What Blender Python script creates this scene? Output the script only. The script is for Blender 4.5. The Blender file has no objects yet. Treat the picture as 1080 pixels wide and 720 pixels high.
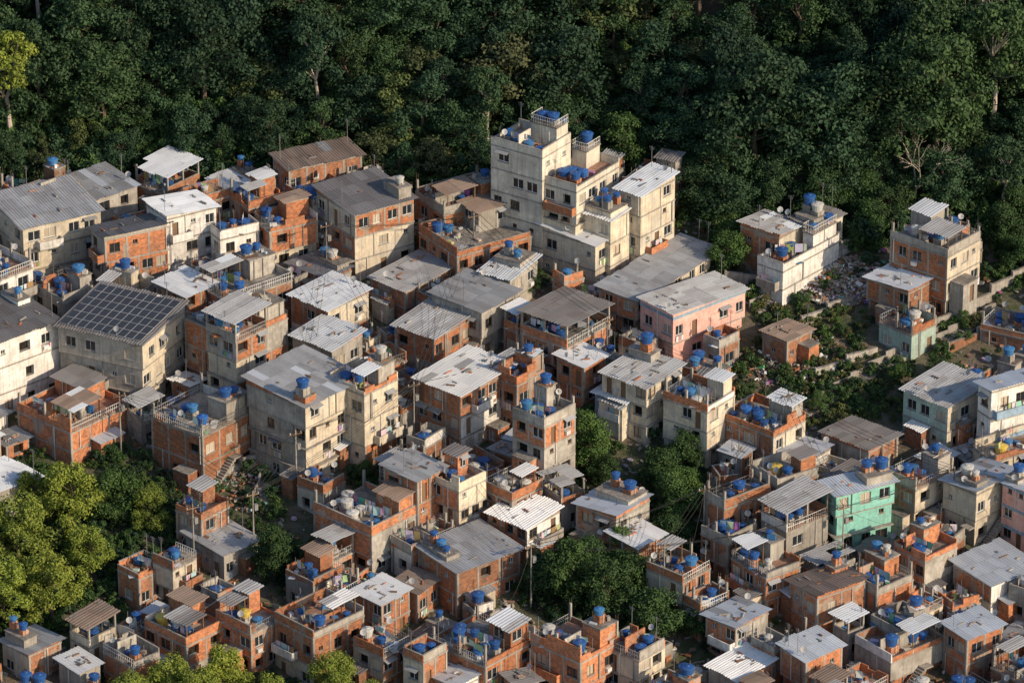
import bpy, math, random
from mathutils import Vector, noise, Matrix
R=random.Random(11)
scene=bpy.context.scene
# ------------------------------------------------------------------ camera / image pixel mapping
BETA=math.radians(26); D=600.0; LENS=188.0; FP=LENS/36*1080
TA=0.25
CY=-D*math.cos(BETA); CZ=D*math.sin(BETA)
cam_d=bpy.data.cameras.new("camera"); cam=bpy.data.objects.new("camera",cam_d)
scene.collection.objects.link(cam); scene.camera=cam
cam.location=(0,CY,CZ); cam.rotation_euler=(math.radians(90)-BETA,0,0)
cam_d.lens=LENS; cam_d.sensor_width=36; cam_d.clip_end=5000; cam_d.clip_start=1
def spot(u,v,H=0.0):
    """image pixel unprojected through the camera -> point on the hillside plane (height H above it)"""
    a=(u-540)/FP; b=(360-v)/FP
    dx=a; dy=math.cos(BETA)+b*math.sin(BETA); dz=-math.sin(BETA)+b*math.cos(BETA)
    t=(TA*CY+H-CZ)/(dz-TA*dy)
    return dx*t, CY+dy*t, t
def to_pixel(x,y,z):  # world point projected through the camera to image pixels
    ry=y-CY; rz=z-CZ
    d=ry*math.cos(BETA)-rz*math.sin(BETA); up=ry*math.sin(BETA)+rz*math.cos(BETA)
    return 540+FP*x/d, 360-FP*up/d
def sm(t): t=max(0,min(1,t)); return t*t*(3-2*t)
def edge(x):
    return 29.0-8.5*sm((x-15)/7.0)+1.5*math.sin(x*.13)-2.5*sm((x+18)/8)*(1-sm((x+4)/6))
def ground(x,y):
    e=edge(x); z=TA*y
    k=max(0,y-e)
    z+=0.40*k if k<40 else 16+0.36*(k-40)
    z+=0.35*noise.noise(Vector((x*.09,y*.09,0)))+(0.8*noise.noise(Vector((x*.05,y*.05,3))) if k>3 else 0)
    return z
# ------------------------------------------------------------------ materials
M={}
def nt(name):
    m=bpy.data.materials.new(name); m.use_nodes=True; M[name]=m
    t=m.node_tree; b=t.nodes['Principled BSDF']; return t,b
def N(t,ty,**k):
    n=t.nodes.new(ty)
    for a,v in k.items(): setattr(n,a,v)
    return n
def mixc(t,fac,a,b,bt='MIX'):
    n=N(t,'ShaderNodeMix',data_type='RGBA',blend_type=bt)
    for s,val in ((0,fac),(6,a),(7,b)):
        if hasattr(val,'is_output'): t.links.new(val,n.inputs[s])
        else: n.inputs[s].default_value=val if s==0 else (*val,1)
    return n.outputs[2]
def ramp(t,src,p0,p1,v0=0,v1=1):
    n=N(t,'ShaderNodeMapRange'); t.links.new(src,n.inputs[0])
    n.inputs[1].default_value=p0;n.inputs[2].default_value=p1;n.inputs[3].default_value=v0;n.inputs[4].default_value=v1
    return n.outputs[0]
def noise_n(t,vec,scale,detail=4,rough=.6):
    n=N(t,'ShaderNodeTexNoise'); n.inputs['Scale'].default_value=scale; n.inputs['Detail'].default_value=detail; n.inputs['Roughness'].default_value=rough
    t.links.new(vec,n.inputs['Vector']); return n.outputs['Fac']
def objvec(t,sc=(1,1,1)):
    tc=N(t,'ShaderNodeTexCoord'); oi=N(t,'ShaderNodeObjectInfo')
    mu=N(t,'ShaderNodeMath',operation='MULTIPLY'); t.links.new(oi.outputs['Random'],mu.inputs[0]); mu.inputs[1].default_value=57
    ad=N(t,'ShaderNodeVectorMath',operation='ADD'); t.links.new(tc.outputs['Object'],ad.inputs[0]); t.links.new(mu.outputs[0],ad.inputs[1])
    mp=N(t,'ShaderNodeMapping'); mp.inputs['Scale'].default_value=sc; t.links.new(ad.outputs[0],mp.inputs[0])
    return mp.outputs[0],oi.outputs['Random'],tc
def sc(c,k): return tuple(min(1,x*k) for x in c)
def wallmat(name,col,dirt=(.11,.095,.08),amt=.65,brick=False,rough=.9,patch=None,vary=.18):
    t,b=nt(name)
    vec,rnd,tc=objvec(t)
    if brick:
        sx=N(t,'ShaderNodeSeparateXYZ'); t.links.new(tc.outputs['Object'],sx.inputs[0])
        ad=N(t,'ShaderNodeMath',operation='ADD'); t.links.new(sx.outputs[0],ad.inputs[0]); t.links.new(sx.outputs[1],ad.inputs[1])
        cb=N(t,'ShaderNodeCombineXYZ'); t.links.new(ad.outputs[0],cb.inputs[0]); t.links.new(sx.outputs[2],cb.inputs[1])
        br=N(t,'ShaderNodeTexBrick'); t.links.new(cb.outputs[0],br.inputs['Vector'])
        br.inputs['Color1'].default_value=(*sc(col,1.2),1); br.inputs['Color2'].default_value=(*sc(col,.6),1)
        br.inputs['Mortar'].default_value=(.34,.27,.22,1); br.inputs['Scale'].default_value=1
        br.inputs['Brick Width'].default_value=.36; br.inputs['Row Height'].default_value=.24; br.inputs['Mortar Size'].default_value=.017
        c=br.outputs['Color']
        # render splashes and half-plastered patches
        c=mixc(t,ramp(t,noise_n(t,vec,.38,2),.60,.615,0,.75),c,(.37,.32,.27))
        c=mixc(t,ramp(t,noise_n(t,vec,1.3,4),.58,.70,0,.5),c,(.40,.28,.20))
    else: c=mixc(t,ramp(t,noise_n(t,vec,2.2,4),.35,.65),sc(col,.84),sc(col,1.08))
    c=mixc(t,1.0,c,mixc(t,rnd,(1-vary,)*3,(1+vary*.5,)*3),'MULTIPLY')
    if patch: c=mixc(t,ramp(t,noise_n(t,vec,.55,3),.54,.58),c,patch)
    c=mixc(t,ramp(t,noise_n(t,vec,.45,5,.65),.44,.7,0,amt),c,dirt)
    v2,_,_=objvec(t,(2.6,2.6,.18))
    c=mixc(t,ramp(t,noise_n(t,v2,1.3,3),.48,.72,0,amt*.9),c,dirt)
    t.links.new(c,b.inputs['Base Color']); b.inputs['Roughness'].default_value=rough
    b.inputs['Specular IOR Level'].default_value=.2
wallmat('brick',(.56,.19,.07),brick=True,amt=.40,vary=.32)
wallmat('brick_old',(.40,.15,.065),brick=True,amt=.5,vary=.35)
wallmat('concrete',(.37,.345,.31),amt=.55)
wallmat('render_grey',(.45,.425,.38),amt=.55,patch=(.35,.33,.295))
wallmat('cream',(.67,.59,.46),amt=.42,patch=(.55,.51,.43))
wallmat('offwhite',(.69,.64,.54),amt=.42,patch=(.60,.56,.48),vary=.08)
wallmat('white',(.76,.74,.70),amt=.38)
wallmat('pink',(.76,.43,.37),amt=.22,patch=(.74,.47,.41),vary=.05)
wallmat('teal',(.26,.58,.50),amt=.3,vary=.05)
wallmat('palegreen',(.45,.58,.50),amt=.45)
wallmat('blue_paint',(.28,.40,.52),amt=.35)
wallmat('yellow',(.62,.46,.20),amt=.4)
wallmat('slab',(.34,.315,.285),dirt=(.085,.078,.07),amt=.85,patch=(.22,.20,.18))
wallmat('slab_warm',(.46,.37,.29),dirt=(.13,.11,.09),amt=.7,patch=(.33,.28,.23))
wallmat('tile_floor',(.40,.23,.16),dirt=(.10,.09,.08),amt=.65)
def sheetmat(name,a,bcol,rust=.35,rough=.5,rustc=(.14,.075,.045)):
    t,b=nt(name); vec,rnd,tc=objvec(t)
    g=N(t,'ShaderNodeNewGeometry')
    c=mixc(t,g.outputs['Random Per Island'],a,bcol)
    c=mixc(t,1.0,c,mixc(t,rnd,(.8,)*3,(1.1,)*3),'MULTIPLY')
    c=mixc(t,ramp(t,noise_n(t,vec,.5,4,.6),.42,.8,0,rust),c,rustc)
    c=mixc(t,ramp(t,noise_n(t,vec,4,3,.7),.45,.85,0,rust*.6),c,(.10,.095,.09))
    t.links.new(c,b.inputs['Base Color']); b.inputs['Roughness'].default_value=rough; b.inputs['Specular IOR Level'].default_value=.35
sheetmat('m_light',(.58,.63,.69),(.46,.50,.55),.2,.4,(.25,.22,.19))
sheetmat('m_white',(.74,.76,.77),(.62,.64,.66),.16,.45,(.3,.26,.22))
sheetmat('m_gray',(.39,.41,.43),(.26,.27,.285),.35,.6)
sheetmat('m_dark',(.21,.21,.22),(.13,.13,.135),.35,.7)
sheetmat('m_brown',(.28,.21,.17),(.17,.14,.12),.5,.8)
sheetmat('debris',(.62,.57,.50),(.12,.08,.06),.2,.8)
def plain(name,col,rough=.5,spec=.4,vary=.15,island=False):
    t,b=nt(name); vec,rnd,tc=objvec(t)
    g=N(t,'ShaderNodeNewGeometry')
    c=mixc(t,g.outputs['Random Per Island'],sc(col,1-vary),sc(col,1+vary))
    c=mixc(t,ramp(t,noise_n(t,vec,3,3),.5,.8,0,.35),c,(.12,.11,.10))
    t.links.new(c,b.inputs['Base Color']); b.inputs['Roughness'].default_value=rough; b.inputs['Specular IOR Level'].default_value=spec
plain('tank_blue',(.02,.085,.27),.42,.45,.45)
plain('tank_blue2',(.045,.17,.38),.5,.4,.3)
plain('tank_grey',(.46,.46,.44),.8,.2)
plain('tank_yellow',(.55,.40,.08),.5)
plain('glass',(.018,.024,.03),.12,.6)
plain('dark_room',(.02,.018,.016),.9,.1)
plain('frame_white',(.66,.66,.64),.5)
plain('frame_alu',(.38,.39,.40),.35)
plain('wood',(.18,.11,.065),.7)
plain('shutter',(.42,.36,.28),.6)
plain('pvc',(.55,.54,.50),.5)
plain('steel',(.2,.2,.2),.5)
plain('dish',(.42,.42,.42),.5)
plain('bark',(.13,.10,.075),.9,.1)
plain('bark_pale',(.40,.35,.29),.9,.1)
plain('wire',(.02,.02,.02),.7)
t,b=nt('solar'); b.inputs['Roughness'].default_value=.25
vec,rnd,tc=objvec(t); c=mixc(t,noise_n(t,vec,2,4),(.025,.028,.036),(.055,.058,.068)); t.links.new(c,b.inputs['Base Color'])
t,b=nt('cloth'); g=N(t,'ShaderNodeNewGeometry')
h=N(t,'ShaderNodeCombineColor',mode='HSV'); t.links.new(g.outputs['Random Per Island'],h.inputs[0])
mm=N(t,'ShaderNodeMath',operation='MULTIPLY'); t.links.new(g.outputs['Random Per Island'],mm.inputs[0]); mm.inputs[1].default_value=37.0
fr=N(t,'ShaderNodeMath',operation='FRACT'); t.links.new(mm.outputs[0],fr.inputs[0])
t.links.new(ramp(t,fr.outputs[0],0,1,0,.75),h.inputs[1]); t.links.new(ramp(t,fr.outputs[0],0,1,.75,.3),h.inputs[2])
t.links.new(h.outputs[0],b.inputs['Base Color']); b.inputs['Roughness'].default_value=.9
def leafmat(name,a,bc,cc,tl=True,lo=.6):
    t,b=nt(name); g=N(t,'ShaderNodeNewGeometry'); oi=N(t,'ShaderNodeObjectInfo')
    c=mixc(t,g.outputs['Random Per Island'],a,bc)
    c=mixc(t,ramp(t,oi.outputs['Random'],0,1,0,.85),c,cc)
    m2=N(t,'ShaderNodeMath',operation='MULTIPLY'); t.links.new(oi.outputs['Random'],m2.inputs[0]); m2.inputs[1].default_value=17.3
    f2=N(t,'ShaderNodeMath',operation='FRACT'); t.links.new(m2.outputs[0],f2.inputs[0])
    c=mixc(t,1.0,c,mixc(t,f2.outputs[0],(lo,lo*1.05,lo*1.12),(1.25,1.25,1.1)),'MULTIPLY')
    t.links.new(c,b.inputs['Base Color']); b.inputs['Roughness'].default_value=.65; b.inputs['Specular IOR Level'].default_value=.2
    if tl:
        tr=N(t,'ShaderNodeBsdfTranslucent'); t.links.new(c,tr.inputs[0])
        mx=N(t,'ShaderNodeMixShader'); mx.inputs[0].default_value=.25
        t.links.new(b.outputs[0],mx.inputs[1]); t.links.new(tr.outputs[0],mx.inputs[2])
        t.links.new(mx.outputs[0],t.nodes['Material Output'].inputs[0])
leafmat('leaf_forest',(.029,.063,.024),(.057,.10,.036),(.028,.066,.040),False)  # leaf colour darkened to paint in hillside shadow; nothing casts it
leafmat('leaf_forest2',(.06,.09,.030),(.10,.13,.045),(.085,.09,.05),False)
leafmat('leaf_town',(.042,.088,.025),(.078,.13,.034),(.05,.10,.035),False)
leafmat('leaf_scrub',(.06,.09,.03),(.11,.13,.045),(.09,.085,.04),False)
leafmat('leaf_bright',(.18,.23,.035),(.30,.33,.065),(.19,.25,.05),lo=.8)  # yellow-green species, colour also brightened to paint in sunlight against the forest
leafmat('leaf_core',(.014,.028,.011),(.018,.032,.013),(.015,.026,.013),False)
t,b=nt('ground'); vec,rnd,tc=objvec(t)
c=mixc(t,ramp(t,noise_n(t,vec,.18,6,.65),.42,.58),(.15,.12,.085),(.06,.08,.03))
c=mixc(t,ramp(t,noise_n(t,vec,1.4,5,.7),.45,.7,0,.6),c,(.20,.17,.135))
t.links.new(c,b.inputs['Base Color']); b.inputs['Roughness'].default_value=1
bp=N(t,'ShaderNodeBump'); bp.inputs['Distance'].default_value=.3; t.links.new(noise_n(t,vec,2,5,.7),bp.inputs['Height']); t.links.new(bp.outputs[0],b.inputs['Normal'])
# ------------------------------------------------------------------ mesh builder
class MB:
    def __init__(s): s.v=[];s.f=[];s.m=[];s.mats=[]
    def mi(s,n):
        if n not in s.mats: s.mats.append(n)
        return s.mats.index(n)
    def face(s,p,mat):
        i=len(s.v); s.v.extend(p); s.f.append(tuple(range(i,i+len(p)))); s.m.append(s.mi(mat))
    def hexa(s,p,mat):
        i=len(s.v); s.v.extend(p); k=s.mi(mat)
        for q in ((3,2,1,0),(4,5,6,7),(0,1,5,4),(1,2,6,5),(2,3,7,6),(3,0,4,7)):
            s.f.append(tuple(i+a for a in q)); s.m.append(k)
    def box(s,x0,x1,y0,y1,z0,z1,mat):
        s.hexa([(x0,y0,z0),(x1,y0,z0),(x1,y1,z0),(x0,y1,z0),(x0,y0,z1),(x1,y0,z1),(x1,y1,z1),(x0,y1,z1)],mat)
    def obox(s,c,d,rot,mat):
        m=Matrix.Rotation(rot[2],3,'Z')@Matrix.Rotation(rot[0],3,'X')@Matrix.Rotation(rot[1],3,'Y')
        C=Vector(c)
        s.hexa([tuple(C+m@Vector((a*d[0]/2,b_*d[1]/2,e*d[2]/2))) for e in(-1,1) for a,b_ in((-1,-1),(1,-1),(1,1),(-1,1))],mat)
    def tube(s,p0,p1,r0,r1,mat,n=6):
        p0=Vector(p0);p1=Vector(p1);d=(p1-p0)
        if d.length<1e-5:return
        d.normalize(); a=d.orthogonal().normalized(); b_=d.cross(a); i=len(s.v);k=s.mi(mat)
        for p,r in((p0,r0),(p1,r1)):
            for j in range(n):
                an=2*math.pi*j/n; s.v.append(tuple(p+a*math.cos(an)*r+b_*math.sin(an)*r))
        for j in range(n): s.f.append((i+j,i+(j+1)%n,i+n+(j+1)%n,i+n+j)); s.m.append(k)
    def lathe(s,x,y,z,prof,mat,n=14):
        i=len(s.v);k=s.mi(mat)
        for r,h in prof:
            for j in range(n):
                an=2*math.pi*j/n; s.v.append((x+r*math.cos(an),y+r*math.sin(an),z+h))
        for q in range(len(prof)-1):
            for j in range(n):
                a=i+q*n; s.f.append((a+j,a+(j+1)%n,a+n+(j+1)%n,a+n+j)); s.m.append(k)
        a=i+(len(prof)-1)*n; s.f.append(tuple(a+j for j in range(n))); s.m.append(k)
    def obj(s,name,parent=None,loc=(0,0,0),rz=0):
        if not s.f: return None
        me=bpy.data.meshes.new(name); me.from_pydata(s.v,[],s.f)
        for n in s.mats: me.materials.append(M[n])
        me.polygons.foreach_set('material_index',s.m); me.update()
        o=bpy.data.objects.new(name,me); scene.collection.objects.link(o)
        if parent: o.parent=parent
        o.location=loc; o.rotation_euler=(0,0,rz); return o
def empty(name,loc=(0,0,0),rz=0):
    o=bpy.data.objects.new(name,None); scene.collection.objects.link(o); o.location=loc; o.rotation_euler=(0,0,rz); o.empty_display_size=.5; return o
def tank(B,x,y,z,r=.62,h=1.0,mat='tank_blue'):
    B.lathe(x,y,z,[(r*.8,0),(r*.97,h*.72),(r*1.06,h*.73),(r*1.06,h*.82),(r*.85,h*.9),(r*.34,h*.97),(r*.3,h*1.03)],mat)
def corr(B,x0,x1,y0,y1,zf,mat,along='y',rng=R,miss=0.0):
    """corrugated sheets; corrugations run along 'along'"""
    if along=='y': a0,a1,b0,b1=x0,x1,y0,y1; mp=lambda a,b_,dz:(a,b_,zf(a,b_)+dz)
    else: a0,a1,b0,b1=y0,y1,x0,x1; mp=lambda a,b_,dz:(b_,a,zf(b_,a)+dz)
    na=max(1,round((a1-a0)/1.05)); nb=max(1,round((b1-b0)/2.3)); k0=B.mi(mat)
    alt=B.mi(rng.choice(['m_gray','m_light','m_light','m_gray'])); ap=rng.choice([0,0,0,.04,.1])
    for i in range(na):
        for j in range(nb):
            if rng.random()<miss: continue
            k=alt if rng.random()<ap else k0
            p0=a0+(a1-a0)*i/na-.03; p1=a0+(a1-a0)*(i+1)/na+.03
            q0=b0+(b1-b0)*j/nb-.08+rng.uniform(-.15,.1)*(j==0); q1=b0+(b1-b0)*(j+1)/nb+.08+rng.uniform(-.1,.15)*(j==nb-1)
            base=rng.uniform(0,.05); tl=rng.uniform(-.03,.03); n=6; s=len(B.v)
            for w in range(n+1):
                a=p0+(p1-p0)*w/n; dz=base+(.045 if w%2 else -.045)
                B.v.append(mp(a,q0,dz+tl)); B.v.append(mp(a,q1,dz-tl+.02))
            for w in range(n): B.f.append((s+2*w,s+2*w+2,s+2*w+3,s+2*w+1)); B.m.append(k)
def fmap(f,x0,x1,y0,y1):
    if f=='L': return (lambda u,d,z:(x0+u,y0-d,z)),x1-x0
    if f=='R': return (lambda u,d,z:(x1+d,y0+u,z)),y1-y0
    if f=='B': return (lambda u,d,z:(x1-u,y1+d,z)),x1-x0
    return (lambda u,d,z:(x0-d,y1-u,z)),y1-y0
def fbox(B,fm,u0,u1,d0,d1,z0,z1,mat):
    B.hexa([fm(u0,d1,z0),fm(u1,d1,z0),fm(u1,d0,z0),fm(u0,d0,z0),fm(u0,d1,z1),fm(u1,d1,z1),fm(u1,d0,z1),fm(u0,d0,z1)],mat)
def facade(Wl,Op,f,bx,z0,z1,mat,rng,prob,cols,zb,frame='frame_white',sillm='concrete'):
    fm,L=fmap(f,*bx)
    nb=max(1,round(L/rng.uniform(2.1,2.9))); bw=L/nb; ops=[]
    for i in range(nb):
        if rng.random()<prob and bw>1.6:
            r=rng.random(); c=(i+.5)*bw+rng.uniform(-.15,.15)*bw
            if r<.10: w=.8; a=zb+.05; t_=zb+2.1; kd='door'
            elif r<.30: w=.6; a=zb+1.5; t_=zb+2.05; kd='small'
            else: w=min(bw-.7,rng.choice([1.1,1.3,1.5])); a=zb+.95; t_=zb+2.15; kd=rng.choice(['win','win','win','void','shut'])
            if t_<z1-.25: ops.append((c-w/2,c+w/2,a,t_,kd))
    u=0
    for (a,b_,c,d,kd) in ops:
        Wl.face([fm(u,0,z0),fm(a,0,z0),fm(a,0,z1),fm(u,0,z1)],mat)
        Wl.face([fm(a,0,z0),fm(b_,0,z0),fm(b_,0,c),fm(a,0,c)],mat)
        Wl.face([fm(a,0,d),fm(b_,0,d),fm(b_,0,z1),fm(a,0,z1)],mat)
        dp=-.5 if kd=='void' else -.16
        Wl.face([fm(a,0,c),fm(b_,0,c),fm(b_,dp,c),fm(a,dp,c)],'concrete')
        Wl.face([fm(a,0,d),fm(b_,0,d),fm(b_,dp,d),fm(a,dp,d)],mat)
        Wl.face([fm(a,0,c),fm(a,dp,c),fm(a,dp,d),fm(a,0,d)],mat)
        Wl.face([fm(b_,0,c),fm(b_,dp,c),fm(b_,dp,d),fm(b_,0,d)],mat)
        pm={'win':'glass','small':'glass','void':'dark_room','shut':'shutter','door':'wood'}[kd]
        Op.face([fm(a,dp,c),fm(b_,dp,c),fm(b_,dp,d),fm(a,dp,d)],pm)
        if kd in('win','small','shut'):
            e=.06
            for (p,q,r_,s_) in ((a,a+e,c,d),(b_-e,b_,c,d),(a+e,b_-e,c,c+e),(a+e,b_-e,d-e,d),((a+b_)/2-.03,(a+b_)/2+.03,c+e,d-e)):
                fbox(Op,fm,p,q,dp+.002,dp+.06,r_,s_,frame)
            fbox(Op,fm,a-.08,b_+.08,.002,.07,c-.08,c-.003,sillm)
        if kd=='win' and rng.random()<.16:
            fbox(Op,fm,a+.1,a+.75,.01,.35,c-.55,c-.12,'frame_white')
        if kd=='win' and rng.random()<.14:
            Op.face([fm(a-.15,.02,d+.25),fm(b_+.15,.02,d+.25),fm(b_+.15,.6,d+.02),fm(a-.15,.6,d+.02)],'m_gray')
        if kd in('win','void') and rng.random()<.15:
            q=a
            while q<b_-.2:
                w=rng.uniform(.25,.4); hh=rng.uniform(.4,.9); Op.face([fm(q,.14,c-.05),fm(q+w,.14,c-.05),fm(q+w,.12,c-.05-hh),fm(q,.12,c-.05-hh)],'cloth'); q+=w+.06
        u=b_
    Wl.face([fm(u,0,z0),fm(L,0,z0),fm(L,0,z1),fm(u,0,z1)],mat)
    if cols:
        for i in range(nb+1):
            cu=min(max(i*bw,.13),L-.13)
            if any(a-.16<cu<b_+.16 for a,b_,_,_,_ in ops): continue
            fbox(Wl,fm,cu-.12,cu+.12,-.05,.028,z0,z1-.23,'concrete')
    for _ in range(rng.choice([0,1,1,2])):
        if L<3: break
        pu=rng.uniform(.3,L-.3)
        if not any(a-.2<pu<b_+.2 for a,b_,_,_,_ in ops):
            fbox(Op,fm,pu,pu+rng.choice([.07,.1]),.035,.12,z0,z1-.02,rng.choice(['pvc','pvc','steel']))
RECTS=[]
CNT=0
def rect_corners(x,y,la,lb,th,m=0):
    A=(math.cos(th),-math.sin(th)); Bv=(math.sin(th),math.cos(th))
    out=[]
    for a,b_ in((m,-m),(-la-m,-m),(-la-m,lb+m),(m,lb+m)): out.append((x+A[0]*a+Bv[0]*b_,y+A[1]*a+Bv[1]*b_))
    return out
def overlap(p,q):
    for poly in(p,q):
        for i in range(4):
            ax=poly[(i+1)%4][1]-poly[i][1]; ay=poly[i][0]-poly[(i+1)%4][0]
            a=[ax*v[0]+ay*v[1] for v in p]; b_=[ax*v[0]+ay*v[1] for v in q]
            if max(a)<min(b_) or max(b_)<min(a): return False
    return True
def near_house(x,y,m):
    sq=[(x-m,y-m),(x+m,y-m),(x+m,y+m),(x-m,y+m)]
    for rc in RECTS:
        if abs(rc[0][0]-x)>22 or abs(rc[0][1]-y)>22: continue
        if overlap(sq,rc): return True
    return False
def rooftop_clutter(C,x0,x1,y0,y1,z,rng,n):
    for _ in range(n):
        x=rng.uniform(x0,x1); y=rng.uniform(y0,y1)
        d=(rng.uniform(.15,1.0),rng.uniform(.1,.6),rng.uniform(.06,.5))
        r=rng.random()
        if r<.15: d=(rng.uniform(1,2.2),rng.uniform(.5,.9),.05)
        elif r<.3: d=(rng.uniform(1,2.6),.08,.08)
        C.obox((x,y,z+d[2]/2+.02),d,(rng.uniform(-.08,.08),rng.uniform(-.08,.08),rng.uniform(0,3)),rng.choice(['debris','debris','debris','cloth','wood','concrete','brick','frame_white','m_light','tank_blue2']))
def clothes(C,xa,ya,xb,yb,z,rng):
    L=math.hypot(xb-xa,yb-ya)
    if L<1.5: return
    for p in((xa,ya),(xb,yb)): C.tube((p[0],p[1],z),(p[0],p[1],z+1.8),.03,.03,'steel',5)
    C.tube((xa,ya,z+1.7),(xb,yb,z+1.7),.012,.012,'wire',3)
    t_=.1
    while t_<.88:
        w=rng.uniform(.3,.9)/L; h=rng.uniform(.5,1.2)
        if rng.random()<.75:
            a=(xa+(xb-xa)*t_,ya+(yb-ya)*t_); b_=(xa+(xb-xa)*(t_+w),ya+(yb-ya)*(t_+w)); o=rng.uniform(-.12,.12)
            C.face([(a[0],a[1],z+1.69),(b_[0],b_[1],z+1.69),(b_[0]+o,b_[1]+o,z+1.69-h),(a[0]+o,a[1]-o,z+1.69-h)],'cloth')
        t_+=w+.1/L
def dish(C,x,y,z,rng):
    C.tube((x,y,z),(x,y,z+.7),.03,.03,'steel',5)
    d=Vector((rng.uniform(-.5,.5)+.4,-.8,.6)).normalized(); a=d.orthogonal().normalized(); b_=d.cross(a); c=Vector((x,y,z+.8))
    n=12; r=.34
    i=len(C.v); k=C.mi('dish'); C.v.append(tuple(c-d*.1))
    for j in range(n): C.v.append(tuple(c+a*r*math.cos(j*2*math.pi/n)+b_*r*math.sin(j*2*math.pi/n)))
    for j in range(n): C.f.append((i,i+1+j,i+1+(j+1)%n)); C.m.append(k)
    C.tube(c,c+d*.35,.015,.015,'steel',4)
def railing(C,p,q,z,rng,mat='frame_alu'):
    L=math.hypot(q[0]-p[0],q[1]-p[1]); n=max(1,int(L/.3))
    for k in(.45,.9): C.tube((p[0],p[1],z+k),(q[0],q[1],z+k),.03,.03,mat,4)
    for i in range(n+1):
        a=(p[0]+(q[0]-p[0])*i/n,p[1]+(q[1]-p[1])*i/n); C.tube((a[0],a[1],z),(a[0],a[1],z+.9),.018,.018,mat,3)
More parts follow.
